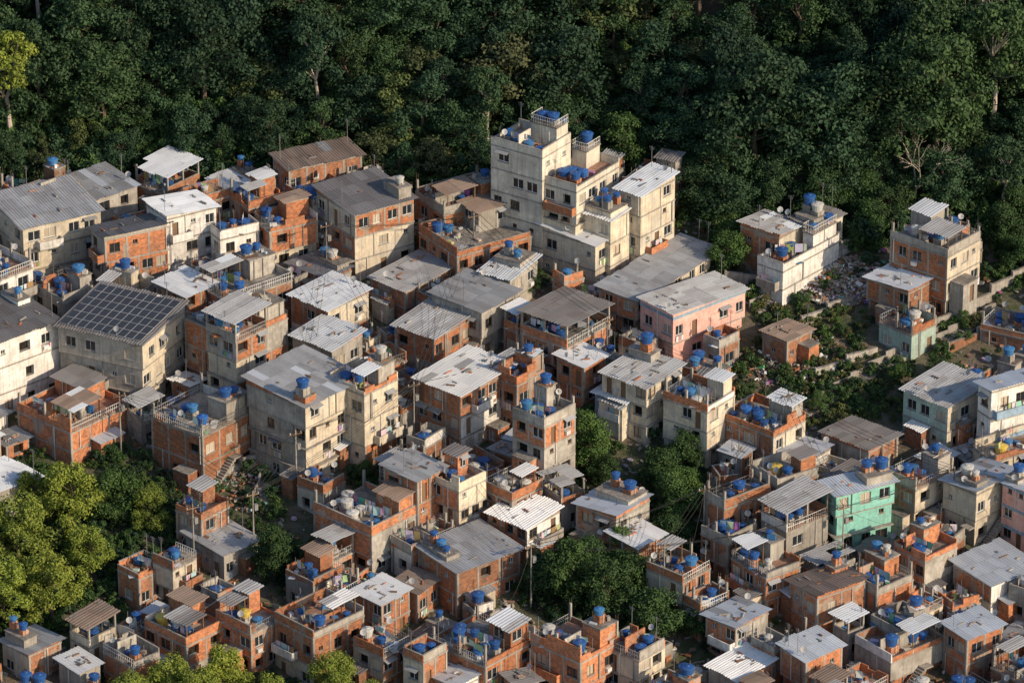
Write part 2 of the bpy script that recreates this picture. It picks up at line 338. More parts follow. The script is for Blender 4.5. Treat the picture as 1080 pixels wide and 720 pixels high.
def house(x,y,la,lb,th,fl,wall,roof,rm='m_gray',ntk=2,name=None,seed=None,zoff=0.0,balc=None):
    global CNT
    CNT+=1
    forced='|' in wall; wallR=wall.split('|')[-1]; wall=wall.split('|')[0]
    pure=name=='apartment_building' or name=='white_house'
    rng=random.Random(seed if seed is not None else CNT*31+5)
    H=2.8*fl; nf=max(1,int(round(fl))); fh=H/nf
    A=(math.cos(th),-math.sin(th)); ox=x-A[0]*la; oy=y-A[1]*la; gz=TA*y+zoff
    RECTS.append(rect_corners(x,y,la,lb,th))
    nm=name or {'brick':'brick_house','brick_old':'brick_house','concrete':'concrete_house','render_grey':'concrete_house','cream':'cream_house','offwhite':'white_house','white':'white_house','pink':'pink_house','teal':'teal_house','palegreen':'green_house','blue_paint':'blue_house','yellow':'yellow_house'}[wall]
    root=empty(nm,(ox,oy,gz),-th)
    W=MB();O=MB();Rf=MB();T=MB();C=MB()
    painted=wall not in('brick','brick_old')
    for k in range(nf):
        zb=k*fh; z1=zb+fh; z0=zb if k else -5.0
        ins=0 if (k==nf-1 or pure) else rng.choice([0,0,.25,.5])
        bx=(0.01*k,la-ins,ins,lb)
        fmat={}
        for f in 'LRBW':
            m=wall
            if pure: pass
            elif forced: m=wallR if f in'RB' else wall
            elif painted:
                if rng.random()<(.13 if f in'LR' else .5) and wall not in('teal','pink'): m=rng.choice(['brick','render_grey','brick'])
            else:
                r=rng.random()
                if r<.08: m='render_grey'
                elif r<.15: m='cream'
                elif r<.18: m='white'
                elif r<.35: m='brick_old'
            fmat[f]=m
        if k==nf-1 and nf>1 and painted and wall in('concrete','render_grey') and rng.random()<.3 and name is None and not forced: fmat={f:'brick' for f in 'LRBW'}
        fr=rng.choice(['frame_white','frame_white','frame_alu','wood'])
        for f in 'LRBW':
            facade(W,O,f,bx,z0,z1,fmat[f],rng,.85 if f in'LR' else .4,fmat[f] in('brick','brick_old'),zb,fr)
        e=.035 if painted and rng.random()<.5 else .06
        W.box(bx[0]-e,bx[1]+e,bx[2]-e,bx[3]+e,z1-(.2 if wall!='pink' else .35),z1-.004*k-.002,'concrete' if wall!='pink' else 'blue_paint')
        if ins>0: W.box(0,la+.05,-.05,lb,z1+.001,z1+.12,'concrete')
        if (rng.random()<.2 or balc) and nf>1 and k>0:
            f='R' if balc else rng.choice('LR'); fm,L=fmap(f,*bx)
            if L>3.5:
                u0=.2 if balc else rng.uniform(0,L*.35); u1=L-.2 if balc else u0+min(L-u0,rng.uniform(2.5,4.5)); d=.9
                fbox(W,fm,u0,u1,.07,d,zb-.1,zb+.03,'concrete')
                mt=balc or rng.choice(['white','brick','concrete',wall])
                fbox(W,fm,u0,u1,d-.1,d+.01,zb+.031,zb+.95,mt)
                fbox(W,fm,u0,u0+.1,.075,d-.101,zb+.031,zb+.95,mt); fbox(W,fm,u1-.1,u1,.075,d-.101,zb+.031,zb+.95,mt)
                if rng.random()<.6: clothes(C,*fm(u0+.2,.6,0)[:2],*fm(u1-.2,.6,0)[:2],zb-.2,rng)
    top=H
    # annexes: later additions stuck to the visible sides
    if not pure and wall not in('pink','teal') and roof!='solar':
        for f in 'LR':
            fm,L=fmap(f,0,la,0,lb)
            if L>4 and rng.random()<.38:
                w=rng.uniform(1.6,min(3.6,L*.55)); u0=rng.uniform(0.1,L-w-.1); dp=rng.uniform(.9,1.9); hh=min(H-.4,rng.choice([2.4,2.6,H*.6])); 
                am=rng.choice(['brick','brick','brick_old','render_grey','cream',wall])
                p=fm(u0,0,0);q=fm(u0+w,dp,0); x0_,x1_=sorted((p[0],q[0])); y0_,y1_=sorted((p[1],q[1]))
                for ff in 'LRBW': facade(W,O,ff,(x0_,x1_,y0_,y1_),-5,hh,am,rng,.6,False,max(0,hh-2.5))
                if rng.random()<.5: W.box(x0_-.06,x1_+.06,y0_-.06,y1_+.06,hh-.001,hh+.13,'slab')
                else: corr(Rf,x0_-.2,x1_+.2,y0_-.2,y1_+.2,(lambda a,b_:hh+.15+(b_-y0_)*.12) if f=='L' else (lambda a,b_:hh+.15+(x1_-a)*.12),rng.choice(['m_gray','m_light','m_brown','m_white','m_dark']),'y' if f=='L' else 'x',rng)
            elif L>4.5 and nf>1 and rng.random()<.3:
                n=12; u0=rng.uniform(.2,L-3.9); 
                for s_ in range(n): fbox(W,fm,u0+s_*.28,u0+(s_+1)*.28-.002,.07,.95,s_*.22,s_*.22+.4,'concrete')
                fbox(W,fm,u0+n*.28,u0+n*.28+.01+min(1,L-u0-n*.28),.07,.95,n*.22-.0,n*.22+.14,'concrete')
    def put_tanks(n,xa,xb,ya,yb,z):
        if xb<xa: xb=xa
        if yb<ya: yb=ya
        cx=rng.uniform(xa,xb); cy=rng.uniform(ya,yb); placed=[]
        dr=rng.choice([0,1]); fam=rng.choice(['b','b','b','b','g','m'])
        for i in range(n*4):
            if len(placed)>=n: break
            k=len(placed); 
            px=cx+(1.3*(k%3) if dr else 1.3*(k//3))+rng.uniform(-.25,.25); py=cy+(1.3*(k//3) if dr else 1.3*(k%3))+rng.uniform(-.25,.25)
            if px>xb: px=xa+rng.uniform(0,max(0,xb-xa))
            if py>yb: py=ya+rng.uniform(0,max(0,yb-ya))
            if any(math.hypot(px-a,py-b_)<1.25 for a,b_ in placed): 
                cx=rng.uniform(xa,xb); cy=rng.uniform(ya,yb); continue
            placed.append((px,py)); r=rng.choice([.42,.48,.55,.62,.7])
            w_={'b':[.78,.16,.05,.01],'g':[.3,.15,.55,0],'m':[.55,.2,.25,0]}[fam]
            mt=rng.choices(['tank_blue','tank_blue2','tank_grey','tank_yellow'],w_)[0]
            hp=rng.choice([.16,.16,.5,.9])
            T.box(px-r*.8,px+r*.8,py-r*.8,py+r*.8,z+.002,z+hp,rng.choice(['concrete','brick']))
            tank(T,px,py,z+hp+.001,r,r*rng.choice([1.2,1.4,1.7]),mt)
            C.tube((px+r,py,z+hp+.2),(px+r+.05,py,z+.05),.03,.03,'pvc',4)
    if roof in('terrace','posts'):
        fm_=rng.choice(['slab','slab','slab_warm','slab_warm','tile_floor'])
        Rf.box(.08,la-.08,.08,lb-.08,top-.05,top+.03,fm_)
        pm=rng.choice([wall,'brick',wall,'render_grey']) if wall not in('teal',) and not pure else wall
        ph=1.0 if roof=='terrace' else .95
        for f in 'LRBW':
            fm,L=fmap(f,0,la,0,lb)
            hh=ph*rng.choice([1,1,.85,.55]) if roof=='terrace' else ph
            if rng.random()<.1 and f in 'BW': continue
            a,b_=(0,L) if f in 'LB' else (.151,L-.151)
            if rng.random()<.18 and not pure:
                p=fm(a,-.05,0);q=fm(b_,-.05,0); railing(C,p,q,top+.03,rng,rng.choice(['frame_alu','frame_white','steel'])); continue
            pmf=pm if rng.random()<.7 or pure else rng.choice(['brick','brick','white','render_grey'])
            if rng.random()<.22 and not pure and roof=='terrace' and L>3.5:
                cuts=[a,a+(b_-a)*rng.uniform(.25,.45),a+(b_-a)*rng.uniform(.55,.8),b_]
                for ci in range(3): fbox(W,fm,cuts[ci]+.001,cuts[ci+1]-.001,-.15,0.004,top+.002,top+rng.choice([.35,.7,1.0,1.0,1.7]),pmf)
                continue
            fbox(W,fm,a,b_,-.15,0.004,top+.002,top+hh,pmf)
            if rng.random()<.75 or pure: fbox(W,fm,a,b_,-.17,.03,top+hh+.001,top+hh+.06,'concrete')
        if roof=='terrace':
            if rng.random()<.45 and not pure:
                for cx in(.2,la/2,la-.2):
                    for cy in(.2,lb-.2):
                        if rng.random()<.7:
                            hz=top+ph+rng.uniform(.3,1.5); W.box(cx-.12,cx+.12,cy-.12,cy+.12,top,hz,'concrete')
                            for q in(-.07,.07): C.tube((cx+q,cy+q,hz),(cx+q*1.5,cy+q,hz+rng.uniform(.4,.9)),.015,.015,'bark',3)
            used=None
            if la>3.6 and lb>3.6 and (rng.random()<.62 or pure):
                rw=rng.uniform(.34,.6)*la; rd=rng.uniform(.3,.5)*lb; xx=rng.choice([.25,la-rw-.25]); yy=lb-rd-.25
                rh=rng.uniform(2.1,2.6); wm=rng.choice([wall,'brick','brick','render_grey']) if not pure else wall
                bx=(xx,xx+rw,yy,yy+rd)
                for f in 'LRBW': facade(W,O,f,bx,top+.03,top+rh,wm,rng,.6,False,top)
                if rng.random()<.6 or pure:
                    Rf.box(xx-.1,xx+rw+.1,yy-.1,yy+rd+.1,top+rh,top+rh+.14,'slab'); zr=top+rh+.14
                    if pure: 
                        for (p,q) in (((xx,yy),(xx+rw,yy)),((xx+rw,yy),(xx+rw,yy+rd)),((xx,yy),(xx,yy+rd))): railing(C,p,q,zr,rng,'frame_white')
                    put_tanks(max(1,ntk//2+1)+(2 if pure else 0),xx+.7,xx+rw-.7,yy+.7,yy+rd-.7,zr)
                    rooftop_clutter(C,xx+.3,xx+rw-.3,yy+.3,yy+rd-.3,zr,rng,5)
                else:
                    Rf.box(xx-.02,xx+rw+.02,yy-.02,yy+rd+.02,top+rh,top+rh+.1,'concrete')
                    corr(Rf,xx-.3,xx+rw+.3,yy-.4,yy+rd+.2,lambda a,b_:top+rh+.2+(b_-yy)*.07,rng.choice(['m_gray','m_light','m_gray','m_dark','m_brown']),'y',rng)
                used=yy
            ylim=(used-.7) if used else lb-.9
            put_tanks(ntk+rng.choice([0,1]),.8,la-.8,.8,max(.9,ylim),top+.03)
            if la>4 and rng.random()<.5:
                dx=rng.uniform(.3,.7)*la; W.box(dx,dx+.13,.16,max(.6,ylim),top+.03,top+rng.choice([.6,1,1.9]),rng.choice(['brick','brick_old','render_grey']) if not pure else wall)
            if rng.random()<.32 and la>4 and not pure:
                cw=la*rng.uniform(.3,.5); s0=rng.choice([0.2,la-cw-.2]); cd=min(lb*.45,4)
                y0_=max(.2,(ylim-cd)); 
                for cx in(s0+.1,s0+cw-.1):
                    for cy in(y0_+.1,y0_+cd-.1): W.box(cx-.05,cx+.05,cy-.05,cy+.05,top+.03,top+2.2,'wood')
                corr(Rf,s0-.2,s0+cw+.2,y0_-.2,y0_+cd+.2,lambda a,b_:top+2.25+(b_)*.05,rng.choice(['m_gray','m_light','m_white','m_brown','m_dark']),'y',rng)
            rooftop_clutter(C,.4,la-.4,.4,max(.6,ylim),top+.03,rng,rng.randint(10,28))
            for _ in range(rng.choice([0,1,1,2])): clothes(C,.5,rng.uniform(.5,max(.6,ylim)),la-.5,rng.uniform(.5,max(.6,ylim)),top,rng)
        else:
            ht=2.35
            nx=max(1,round(la/3.5)); ny=max(1,round(lb/3.5))
            for i in range(nx+1):
                for j in range(ny+1):
                    if i in(0,nx) or j in(0,ny):
                        cx=min(max(i*la/nx,.12),la-.12); cy=min(max(j*lb/ny,.12),lb-.12)
                        W.box(cx-.1,cx+.1,cy-.1,cy+.1,top+.03,top+ht+.15,'concrete')
            sl=rng.choice([.05,-.04,.08])
            corr(Rf,-.35,la+.35,-.4,lb+.35,lambda a,b_:top+ht+.1+(b_*sl if sl>0 else (b_-lb)*sl),rm,'y',rng,.02)
            for j in range(ny+1): Rf.box(-.2,la+.2,j*lb/ny-.04,j*lb/ny+.04,top+ht-.1+max(0,j*lb/ny*sl if sl>0 else (j*lb/ny-lb)*sl),top+ht+.02+max(0,j*lb/ny*sl if sl>0 else (j*lb/ny-lb)*sl),'wood')
            put_tanks(ntk,.8,la-.8,.8,lb*.5,top+.03)
            rooftop_clutter(C,.4,la-.4,.3,lb-.3,top+.03,rng,14)
            clothes(C,.5,.5,la-.5,.6,top+.2,rng); clothes(C,.5,lb*.6,la-.5,lb*.6,top+.2,rng)
    elif roof in('metal','solar'):
        ax=rng.choice('yx') if roof=='metal' else 'y'
        sl=rng.uniform(.04,.10)*rng.choice([1,1,-1]) if roof=='metal' else .10
        if ax=='y': zf=lambda a,b_:top+.12+((b_) if sl>0 else (b_-lb))*sl
        else: zf=lambda a,b_:top+.12+((la-a)*abs(sl) if sl>0 else a*abs(sl))
        cs=[(0,0),(la,0),(la,lb),(0,lb)]
        wm=rng.choice([wall,'brick']) if wall not in('white','teal','pink') and not pure else wall
        for i in range(4):
            p,q=cs[i],cs[(i+1)%4]
            W.face([(p[0],p[1],top-.001),(q[0],q[1],top-.001),(q[0],q[1],zf(*q)-.07),(p[0],p[1],zf(*p)-.07)],wm)
        corr(Rf,-.4,la+.4,-.4,lb+.4,zf,rm,ax,rng,0.0)
        if roof=='metal':
            for _ in range(rng.randint(3,12)):
                px=rng.uniform(.5,la-.5);py=rng.uniform(.5,lb-.5)
                C.obox((px,py,zf(px,py)+.13),(rng.uniform(.15,1.2),rng.uniform(.07,.2),rng.uniform(.05,.15)),(0,0,rng.choice([0,1.57,rng.uniform(0,3)])),rng.choice(['debris','wood','brick','concrete','steel']))
            if ntk>0 and la>3 and lb>3:
                n=ntk; pw=min(la-.6,.3+1.4*min(n,3)); pd=min(lb-.6,1.5*(1+(n-1)//3)+.2); xx=rng.choice([.2,la-pw-.2]); yy=rng.choice([lb-pd-.2,lb-pd-.2,.25])
                zt=max(zf(xx,yy),zf(xx+pw,yy+pd),zf(xx,yy+pd),zf(xx+pw,yy))+rng.uniform(.25,1.1)
                W.box(xx,xx+pw,yy,yy+pd,top,zt,rng.choice(['brick','render_grey','concrete']) if not pure else wall)
                Rf.box(xx-.1,xx+pw+.1,yy-.1,yy+pd+.1,zt,zt+.1,'slab')
                put_tanks(n,xx+.65,xx+pw-.65,yy+.65,yy+pd-.65,zt+.1)
        else:
            nx=int((la-.4)//1.0); ny=int((lb-.4)//1.5)
            for i in range(nx):
                for j in range(ny):
                    a=.2+i*(la-.4)/nx; b_=.2+j*(lb-.4)/ny; w=(la-.4)/nx-.13; d=(lb-.4)/ny-.13; zc=zf(0,b_)+.14; zd=zf(0,b_+d)+.14
                    C.hexa([(a,b_,zc),(a+w,b_,zc),(a+w,b_+d,zd),(a,b_+d,zd),(a,b_,zc+.04),(a+w,b_,zc+.04),(a+w,b_+d,zd+.04),(a,b_+d,zd+.04)],'solar')
                    e=.05; C.hexa([(a-e,b_-e,zc-.03),(a+w+e,b_-e,zc-.03),(a+w+e,b_+d+e,zd-.03),(a-e,b_+d+e,zd-.03),(a-e,b_-e,zc+.02),(a+w+e,b_-e,zc+.02),(a+w+e,b_+d+e,zd+.02),(a-e,b_+d+e,zd+.02)],'frame_alu')
    for _ in range(rng.choice([0,0,1,1,2])):
        dish(C,rng.uniform(.3,la-.3),rng.choice([.2,lb-.3]),top+(1 if roof=='terrace' else .3),rng)
    for _ in range(rng.choice([0,0,1,1,2])):
        px,py=rng.uniform(.3,la-.3),rng.choice([.2,lb-.2]); C.tube((px,py,top),(px,py,top+3.2),.035,.03,'steel',4)
        for q in range(4): C.tube((px-.4+.05*q,py,top+3.1-q*.12),(px+.4-.05*q,py,top+3.1-q*.12),.018,.018,'steel',3)
    W.obj('walls',root);O.obj('windows_and_doors',root);Rf.obj('roof',root);T.obj('water_tanks',root);C.obj('rooftop_fittings' if roof!='solar' else 'solar_panels',root)
    return root
def place(xl,xn,yn,xr,thd,fl,wall,roof,rm='m_gray',ntk=2,name=None,balc=None):  # roof corners given in image pixels, unprojected onto the hillside
    th=math.radians(thd)
    H=2.8*fl+{'terrace':1.0,'posts':2.4,'metal':.12,'solar':.12}[roof]
    x,y,t_=spot(xn,yn,H); s=FP/t_
    la=max(2.4,(xn-xl)/(s*math.cos(th))); lb=max(2.4,(xr-xn)/(s*math.sin(th)))
    house(x,y,la,lb,th+math.radians(R.uniform(-1.5,1.5)),fl,wall,roof,rm,ntk,name,balc=balc)
AB='apartment_building'
P=[
(-15,24,240,103,60,3,'cream','metal','m_gray',0),
(62,98,210,142,50,2,'render_grey','metal','m_gray',0),
(20,50,205,82,45,2,'brick_old','terrace','m_gray',5),
(94,110,252,178,62,3,'render_grey','metal','m_dark',0),
(152,176,230,226,58,3,'white','metal','m_light',0,'white_house'),
(222,232,244,272,60,2,'white','terrace','m_gray',3,'white_house'),
(190,206,208,245,55,2,'brick','terrace','m_gray',4),
(266,284,236,334,60,2,'brick','terrace','m_gray',5),
(240,262,212,300,55,2,'brick_old','terrace','m_gray',4),
(286,304,178,380,62,2.4,'brick','metal','m_brown',0),
(300,330,208,372,55,2,'brick','terrace','m_gray',5),
(332,374,226,436,55,3,'cream','metal','m_dark',2),
(438,468,218,535,58,2,'brick','terrace','m_gray',2),
(440,482,262,560,56,2,'brick','terrace','m_gray',2),
(517,572,158,602,34,5,'offwhite','terrace','m_light',3,AB),
(572,608,194,656,36,4,'offwhite','terrace','m_light',5,AB),
(650,676,206,712,38,3.6,'cream','metal','m_light',0,AB),
(608,644,232,680,37,3,'cream','metal','m_white',4,AB),
(570,628,258,664,36,2.2,'cream','metal','m_white',6,AB),
(632,672,316,764,36,1.8,'brick|cream','metal','m_gray',0),
(677,710,334,790,50,2.4,'pink','metal','m_gray',0),
(550,598,346,646,40,2,'brick','posts','m_dark',5),
(390,428,306,478,42,1.6,'brick_old','metal','m_gray',0),
(456,508,328,548,38,2.4,'render_grey','metal','m_gray',0),
(416,458,356,500,40,2.2,'render_grey','metal','m_gray',0),
(306,346,326,388,44,2.2,'brick','metal','m_light',0),
(308,350,368,382,42,2.4,'concrete','metal','m_light',0),
(205,240,310,306,50,2.4,'brick','terrace','m_gray',4),
(163,196,312,226,42,2.6,'brick','metal','m_white',0),
(190,250,350,300,42,3.2,'brick','terrace','m_gray',3),
(215,248,340,280,42,3.6,'cream','posts','m_gray',3),
(57,150,362,190,26,3.4,'render_grey|cream','solar','m_dark',0,'solar_panel_house'),
(-60,-8,362,57,48,3.4,'white','metal','m_dark',2,'white_house'),
(-50,-4,288,31,45,3,'white','terrace','m_gray',2),
(30,66,312,98,48,2,'render_grey','terrace','m_gray',4),
(14,74,448,131,42,1.6,'brick','terrace','m_gray',4),
(155,213,452,262,38,2.4,'brick','terrace','m_gray',3),
(256,322,428,380,39,3.8,'render_grey|cream','metal','m_gray',1),
(345,384,408,418,40,3.4,'cream','terrace','m_gray',2),
(-44,-2,520,38,45,1.6,'concrete','metal','m_light',0),
(438,486,416,541,42,2.8,'brick','metal','m_white',0),
(541,574,442,608,42,3.6,'render_grey','terrace','m_gray',6),
(516,545,398,575,42,2.4,'brick','terrace','m_gray',3),
(588,616,386,640,40,2,'brick','metal','m_white',0),
(635,682,408,720,38,2.6,'cream','metal','m_gray',2),
(628,660,424,690,40,1.6,'blue_paint','metal','m_light',0),
(700,746,426,776,36,2.6,'cream','terrace','m_brown',4),
(764,816,452,852,42,2,'brick_old','terrace','m_gray',7),
(403,440,506,468,40,3,'brick','metal','m_gray',0),
(450,484,510,512,42,2.6,'cream','terrace','m_gray',2),
(330,392,556,446,44,2,'brick','terrace','m_gray',6),
(515,556,556,591,42,1.8,'brick','metal','m_white',0),
(506,540,520,572,42,1.8,'brick_old','terrace','m_gray',4),
(608,650,546,686,40,2,'brick','metal','m_light',5),
(642,672,576,700,42,1.6,'brick','metal','m_white',0),
(440,482,602,549,52,2,'brick','metal','m_gray',3),
(375,402,636,432,42,1.8,'brick','metal','m_white',0),
(942,1000,262,1038,40,3,'brick|cream','terrace','m_light',5),
(916,958,308,988,42,1.8,'brick','metal','m_white',0),
(930,962,345,990,45,1.2,'palegreen','terrace','m_white',1),
(783,822,250,850,40,2.2,'brick','metal','m_gray',0),
(800,826,278,890,40,1.6,'white','terrace','m_white',3,'white_house'),
(835,858,240,890,42,2,'offwhite','metal','m_dark',5),
(805,830,360,857,42,1.2,'brick_old','metal','m_brown',0),
(957,1000,428,1046,46,2.2,'palegreen|cream','metal','m_gray',0),
(1034,1046,412,1120,60,3.4,'white','metal','m_light',0,'white_house','blue_paint'),
(1030,1050,478,1110,58,1.8,'cream','terrace','m_light',2),
(870,916,476,951,42,1.4,'brick_old','metal','m_dark',0),
(935,966,508,1008,44,2,'cream','terrace','m_gray',4),
(998,1030,520,1078,46,2.4,'cream','metal','m_light',2),
(868,882,522,946,62,2.8,'teal','metal','m_light',4),
(745,764,528,815,52,2.4,'render_grey','terrace','m_gray',6),
(805,830,540,877,50,2.2,'concrete','posts','m_gray',4),
(740,768,566,800,44,1.8,'brick_old','terrace','m_gray',4),
(818,850,486,878,42,1.4,'brick_old','metal','m_light',0),
(945,976,584,1012,46,2,'brick','terrace','m_gray',4),
(1010,1046,616,1100,52,1.6,'white','metal','m_light',0),
(1060,1085,520,1130,48,2.6,'pink','metal','m_white',1),
(683,720,606,751,42,1.8,'brick','terrace','m_gray',5),
(835,862,630,916,56,2.2,'brick','metal','m_brown',1),
(890,925,618,965,48,1.6,'concrete','terrace','m_gray',3),
(745,776,662,811,44,1.8,'brick','metal','m_light',0),
(825,850,696,891,50,2.2,'brick','metal','m_light',0),
(748,778,716,816,46,1.4,'brick','metal','m_white',0),
(905,940,690,1000,52,1.6,'render_grey','terrace','m_gray',5),
(998,1020,672,1061,54,2.2,'brick','metal','m_light',0),
(920,950,664,985,48,1.6,'brick','terrace','m_gray',4),
(122,146,602,172,44,1.4,'brick','terrace','m_gray',2),
(160,182,592,206,42,1.8,'cream','terrace','m_gray',2),
(193,236,584,269,42,1.2,'render_grey','metal','m_gray',0),
(184,212,540,240,42,1.8,'brick_old','terrace','m_gray',5),
(150,196,672,236,44,1.8,'brick','terrace','m_gray',5),
(225,264,660,296,42,2,'brick','terrace','m_gray',3),
(288,330,664,383,46,2.4,'brick','terrace','m_gray',2),
(372,404,684,432,42,2,'brick','terrace','m_gray',3),
(425,446,690,472,42,2.4,'cream','terrace','m_gray',3),
(455,512,694,562,44,2,'brick','terrace','m_gray',6),
(560,612,690,654,42,2.2,'brick','terrace','m_gray',5),
(638,674,688,703,42,1.8,'cream','terrace','m_gray',3),
(445,480,725,525,46,1.6,'white','metal','m_white',0),
(0,30,690,62,46,1.4,'brick_old','metal','m_gray',2),
(60,84,708,104,46,1.4,'concrete','metal','m_white',0),
(105,140,695,166,46,1.6,'brick','terrace','m_gray',3),
(300,330,610,362,44,1.4,'concrete','terrace','m_gray',3),
]
for p in P: place(*p)
GREEN=[(905,396,105,56),(800,398,25,30),(714,510,34,66),(640,608,92,54),(622,468,30,44),(85,560,108,88),(262,505,52,48),(292,592,30,30),(250,716,140,26),(875,320,78,44),(850,262,60,26),(560,292,18,16),(30,640,50,40),(770,262,22,36),(920,240,34,26),(1075,262,42,46),(1012,345,30,18),(480,245,30,12),(385,500,14,26)]
def in_green(x,y,k=1.0,h=0):
    u,v=to_pixel(x,y,TA*y+h)
    return any(((u-a)/(c*k))**2+((v-b_)/(d*k))**2<1 for a,b_,c,d in GREEN)
fillr=random.Random(5); nfill=0
for i in range(16000):
    x=fillr.uniform(-70,70); y=fillr.uniform(-68,36)
    big=i<3000
    if y>edge(x)-(9 if big else 6.5): continue
    la=fillr.uniform(3.6,6.2) if big else fillr.uniform(2.2,4.0); lb=fillr.uniform(3.8,6.8) if big else fillr.uniform(2.2,4.3)
    th=math.radians(fillr.gauss(42,10))
    rc=rect_corners(x,y,la,lb,th,.05 if not big else .3)
    fl=fillr.choice([1,1,1.3,1.8,2]) if big else fillr.choice([.9,1,1.2])
    cx=sum(p[0] for p in rc)/4; cy=sum(p[1] for p in rc)/4
    if any(in_green(p[0],p[1],.97) or in_green(p[0],p[1],.9,fl*2.8+1.5) for p in rc+[(cx,cy)]): continue
    if any(overlap(rc,q) for q in RECTS): continue
    left=x<-25 and y>0
    wl=fillr.choices(['brick','brick_old','render_grey','concrete','cream','white','blue_paint','palegreen','yellow'],[.3,.12,.16,.06,.2,.12,.02,.01,.01] if left else [.46,.17,.11,.05,.12,.06,.02,.01,.01])[0]
    rf=fillr.choices(['terrace','metal','posts'],[.70,.21,.09])[0]
    rmm=fillr.choice(['m_gray','m_gray','m_light','m_brown','m_dark','m_gray','m_white','m_light'])
    house(x,y,la,lb,th,fl,wl,rf,rmm,fillr.choice([1,2,3,4,5]) if big else fillr.choice([0,1,2,3]),zoff=fillr.uniform(-1.1,1.1))
    nfill+=1
print('houses',len(RECTS),'fill',nfill)
# ------------------------------------------------------------------ terrain
def axis(lo,hi,f0,f1,fs,cs):
    a=[];v=lo
    while v<hi:
        a.append(v); v+=fs if f0<=v<f1 else cs
    a.append(hi); return a
xs=axis(-600,600,-100,100,2.0,20); ys=axis(-900,420,-100,110,2.0,20)
G=MB(); k=G.mi('ground')
for yy in ys:
    for xx in xs: G.v.append((xx,yy,ground(xx,yy)))
nx=len(xs)
for j in range(len(ys)-1):
    for i in range(nx-1): G.f.append((j*nx+i,j*nx+i+1,(j+1)*nx+i+1,(j+1)*nx+i)); G.m.append(k)
o=G.obj('hillside_ground')
for p in o.data.polygons: p.use_smooth=True
# ------------------------------------------------------------------ trees
def leaf(B,c,n,s,rng,k):
    a=n.orthogonal().normalized(); a=Matrix.Rotation(rng.uniform(0,6.28),3,n)@a; b_=n.cross(a)
    w=s*rng.uniform(.5,.8); i=len(B.v)
    B.v.extend([tuple(c-a*s),tuple(c-b_*w+n*s*.15),tuple(c+a*s),tuple(c+b_*w+n*s*.15)])
    B.f.append((i,i+1,i+2,i+3)); B.m.append(k)
def tree_mesh(seed,h,cr,ncl,nl,ls,lm,trunk='bark',flat=.75,crown0=.35,clr=(.22,.38)):
    rng=random.Random(seed); B=MB(); k=B.mi(lm)
    tops=[]; p=Vector((0,0,-.8)); r=.022*h+.08; n=5
    for i in range(n):
        q=Vector((rng.uniform(-.3,.3)*(i+1)*.4,rng.uniform(-.3,.3)*(i+1)*.4,h*.75*(i+1)/n)); r2=r*.78
        B.tube(p,q,r,r2,trunk,7); p=q; r=r2; tops.append((q,r))
    sx,sy=rng.uniform(.8,1.2),rng.uniform(.8,1.2)
    for i in range(ncl):
        an=rng.uniform(0,6.28); rr=math.sqrt(rng.random()); zc=rng.random()
        env=math.sqrt(max(.05,1-(zc*1.0)**2*.9))
        c=Vector((math.cos(an)*rr*cr*env*sx,math.sin(an)*rr*cr*env*sy,h*crown0+(h*(1-crown0))*zc*.92+rng.uniform(-.6,.6)))
        cl=rng.uniform(*clr)*cr
        if i%2==0:
            tp=tops[min(4,max(1,int(c.z/h*4.2)))]; B.tube(tp[0],c,tp[1]*.5,.03,trunk,4)
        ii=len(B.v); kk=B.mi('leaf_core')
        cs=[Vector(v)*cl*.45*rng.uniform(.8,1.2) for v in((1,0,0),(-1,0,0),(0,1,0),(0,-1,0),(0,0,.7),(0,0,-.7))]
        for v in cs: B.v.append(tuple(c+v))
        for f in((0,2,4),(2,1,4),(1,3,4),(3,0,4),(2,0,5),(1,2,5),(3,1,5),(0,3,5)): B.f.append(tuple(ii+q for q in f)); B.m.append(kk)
        for j in range(nl):
            d=Vector((rng.gauss(0,1),rng.gauss(0,1),rng.gauss(.25,.9)))
            if d.length<.1: continue
            d.normalize(); rad=cl*(.5+.7*rng.random()**1.2); pos=c+Vector((d.x*rad,d.y*rad,d.z*rad*flat))
            nn=(d+Vector((rng.gauss(0,.6),rng.gauss(0,.6),rng.gauss(.3,.5)))).normalized()
            leaf(B,pos,nn,ls*rng.uniform(.6,1.25),rng,k)
    me=bpy.data.meshes.new('tree'); me.from_pydata(B.v,[],B.f)
    for n_ in B.mats: me.materials.append(M[n_])
    me.polygons.foreach_set('material_index',B.m); me.update(); return me
def inst(me,name,x,y,s,parent=None,rz=0,z=None,sz=None):
    o=bpy.data.objects.new(name,me); scene.collection.objects.link(o)
    o.location=(x,y,ground(x,y)-.2 if z is None else z); o.scale=(s,s,sz or s); o.rotation_euler=(0,0,rz)
    if parent: o.parent=parent
    return o
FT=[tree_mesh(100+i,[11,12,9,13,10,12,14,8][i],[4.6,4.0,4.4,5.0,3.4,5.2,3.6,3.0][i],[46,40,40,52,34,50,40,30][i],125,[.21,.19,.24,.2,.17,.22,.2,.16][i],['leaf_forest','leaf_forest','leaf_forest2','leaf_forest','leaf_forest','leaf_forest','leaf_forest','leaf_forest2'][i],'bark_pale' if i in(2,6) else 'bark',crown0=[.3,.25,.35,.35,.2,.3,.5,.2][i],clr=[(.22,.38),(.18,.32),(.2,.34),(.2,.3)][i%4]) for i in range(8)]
SH=[tree_mesh(400+i,1.8,1.5,10,100,.13,['leaf_town','leaf_town','leaf_forest'][i],crown0=.1) for i in range(3)]
SC=[tree_mesh(450+i,1.1,1.2,9,70,.12,['leaf_scrub','leaf_town','leaf_scrub'][i],crown0=.05) for i in range(3)]
forest=empty('forest')
fr=random.Random(3); nfo=0; pts=[]
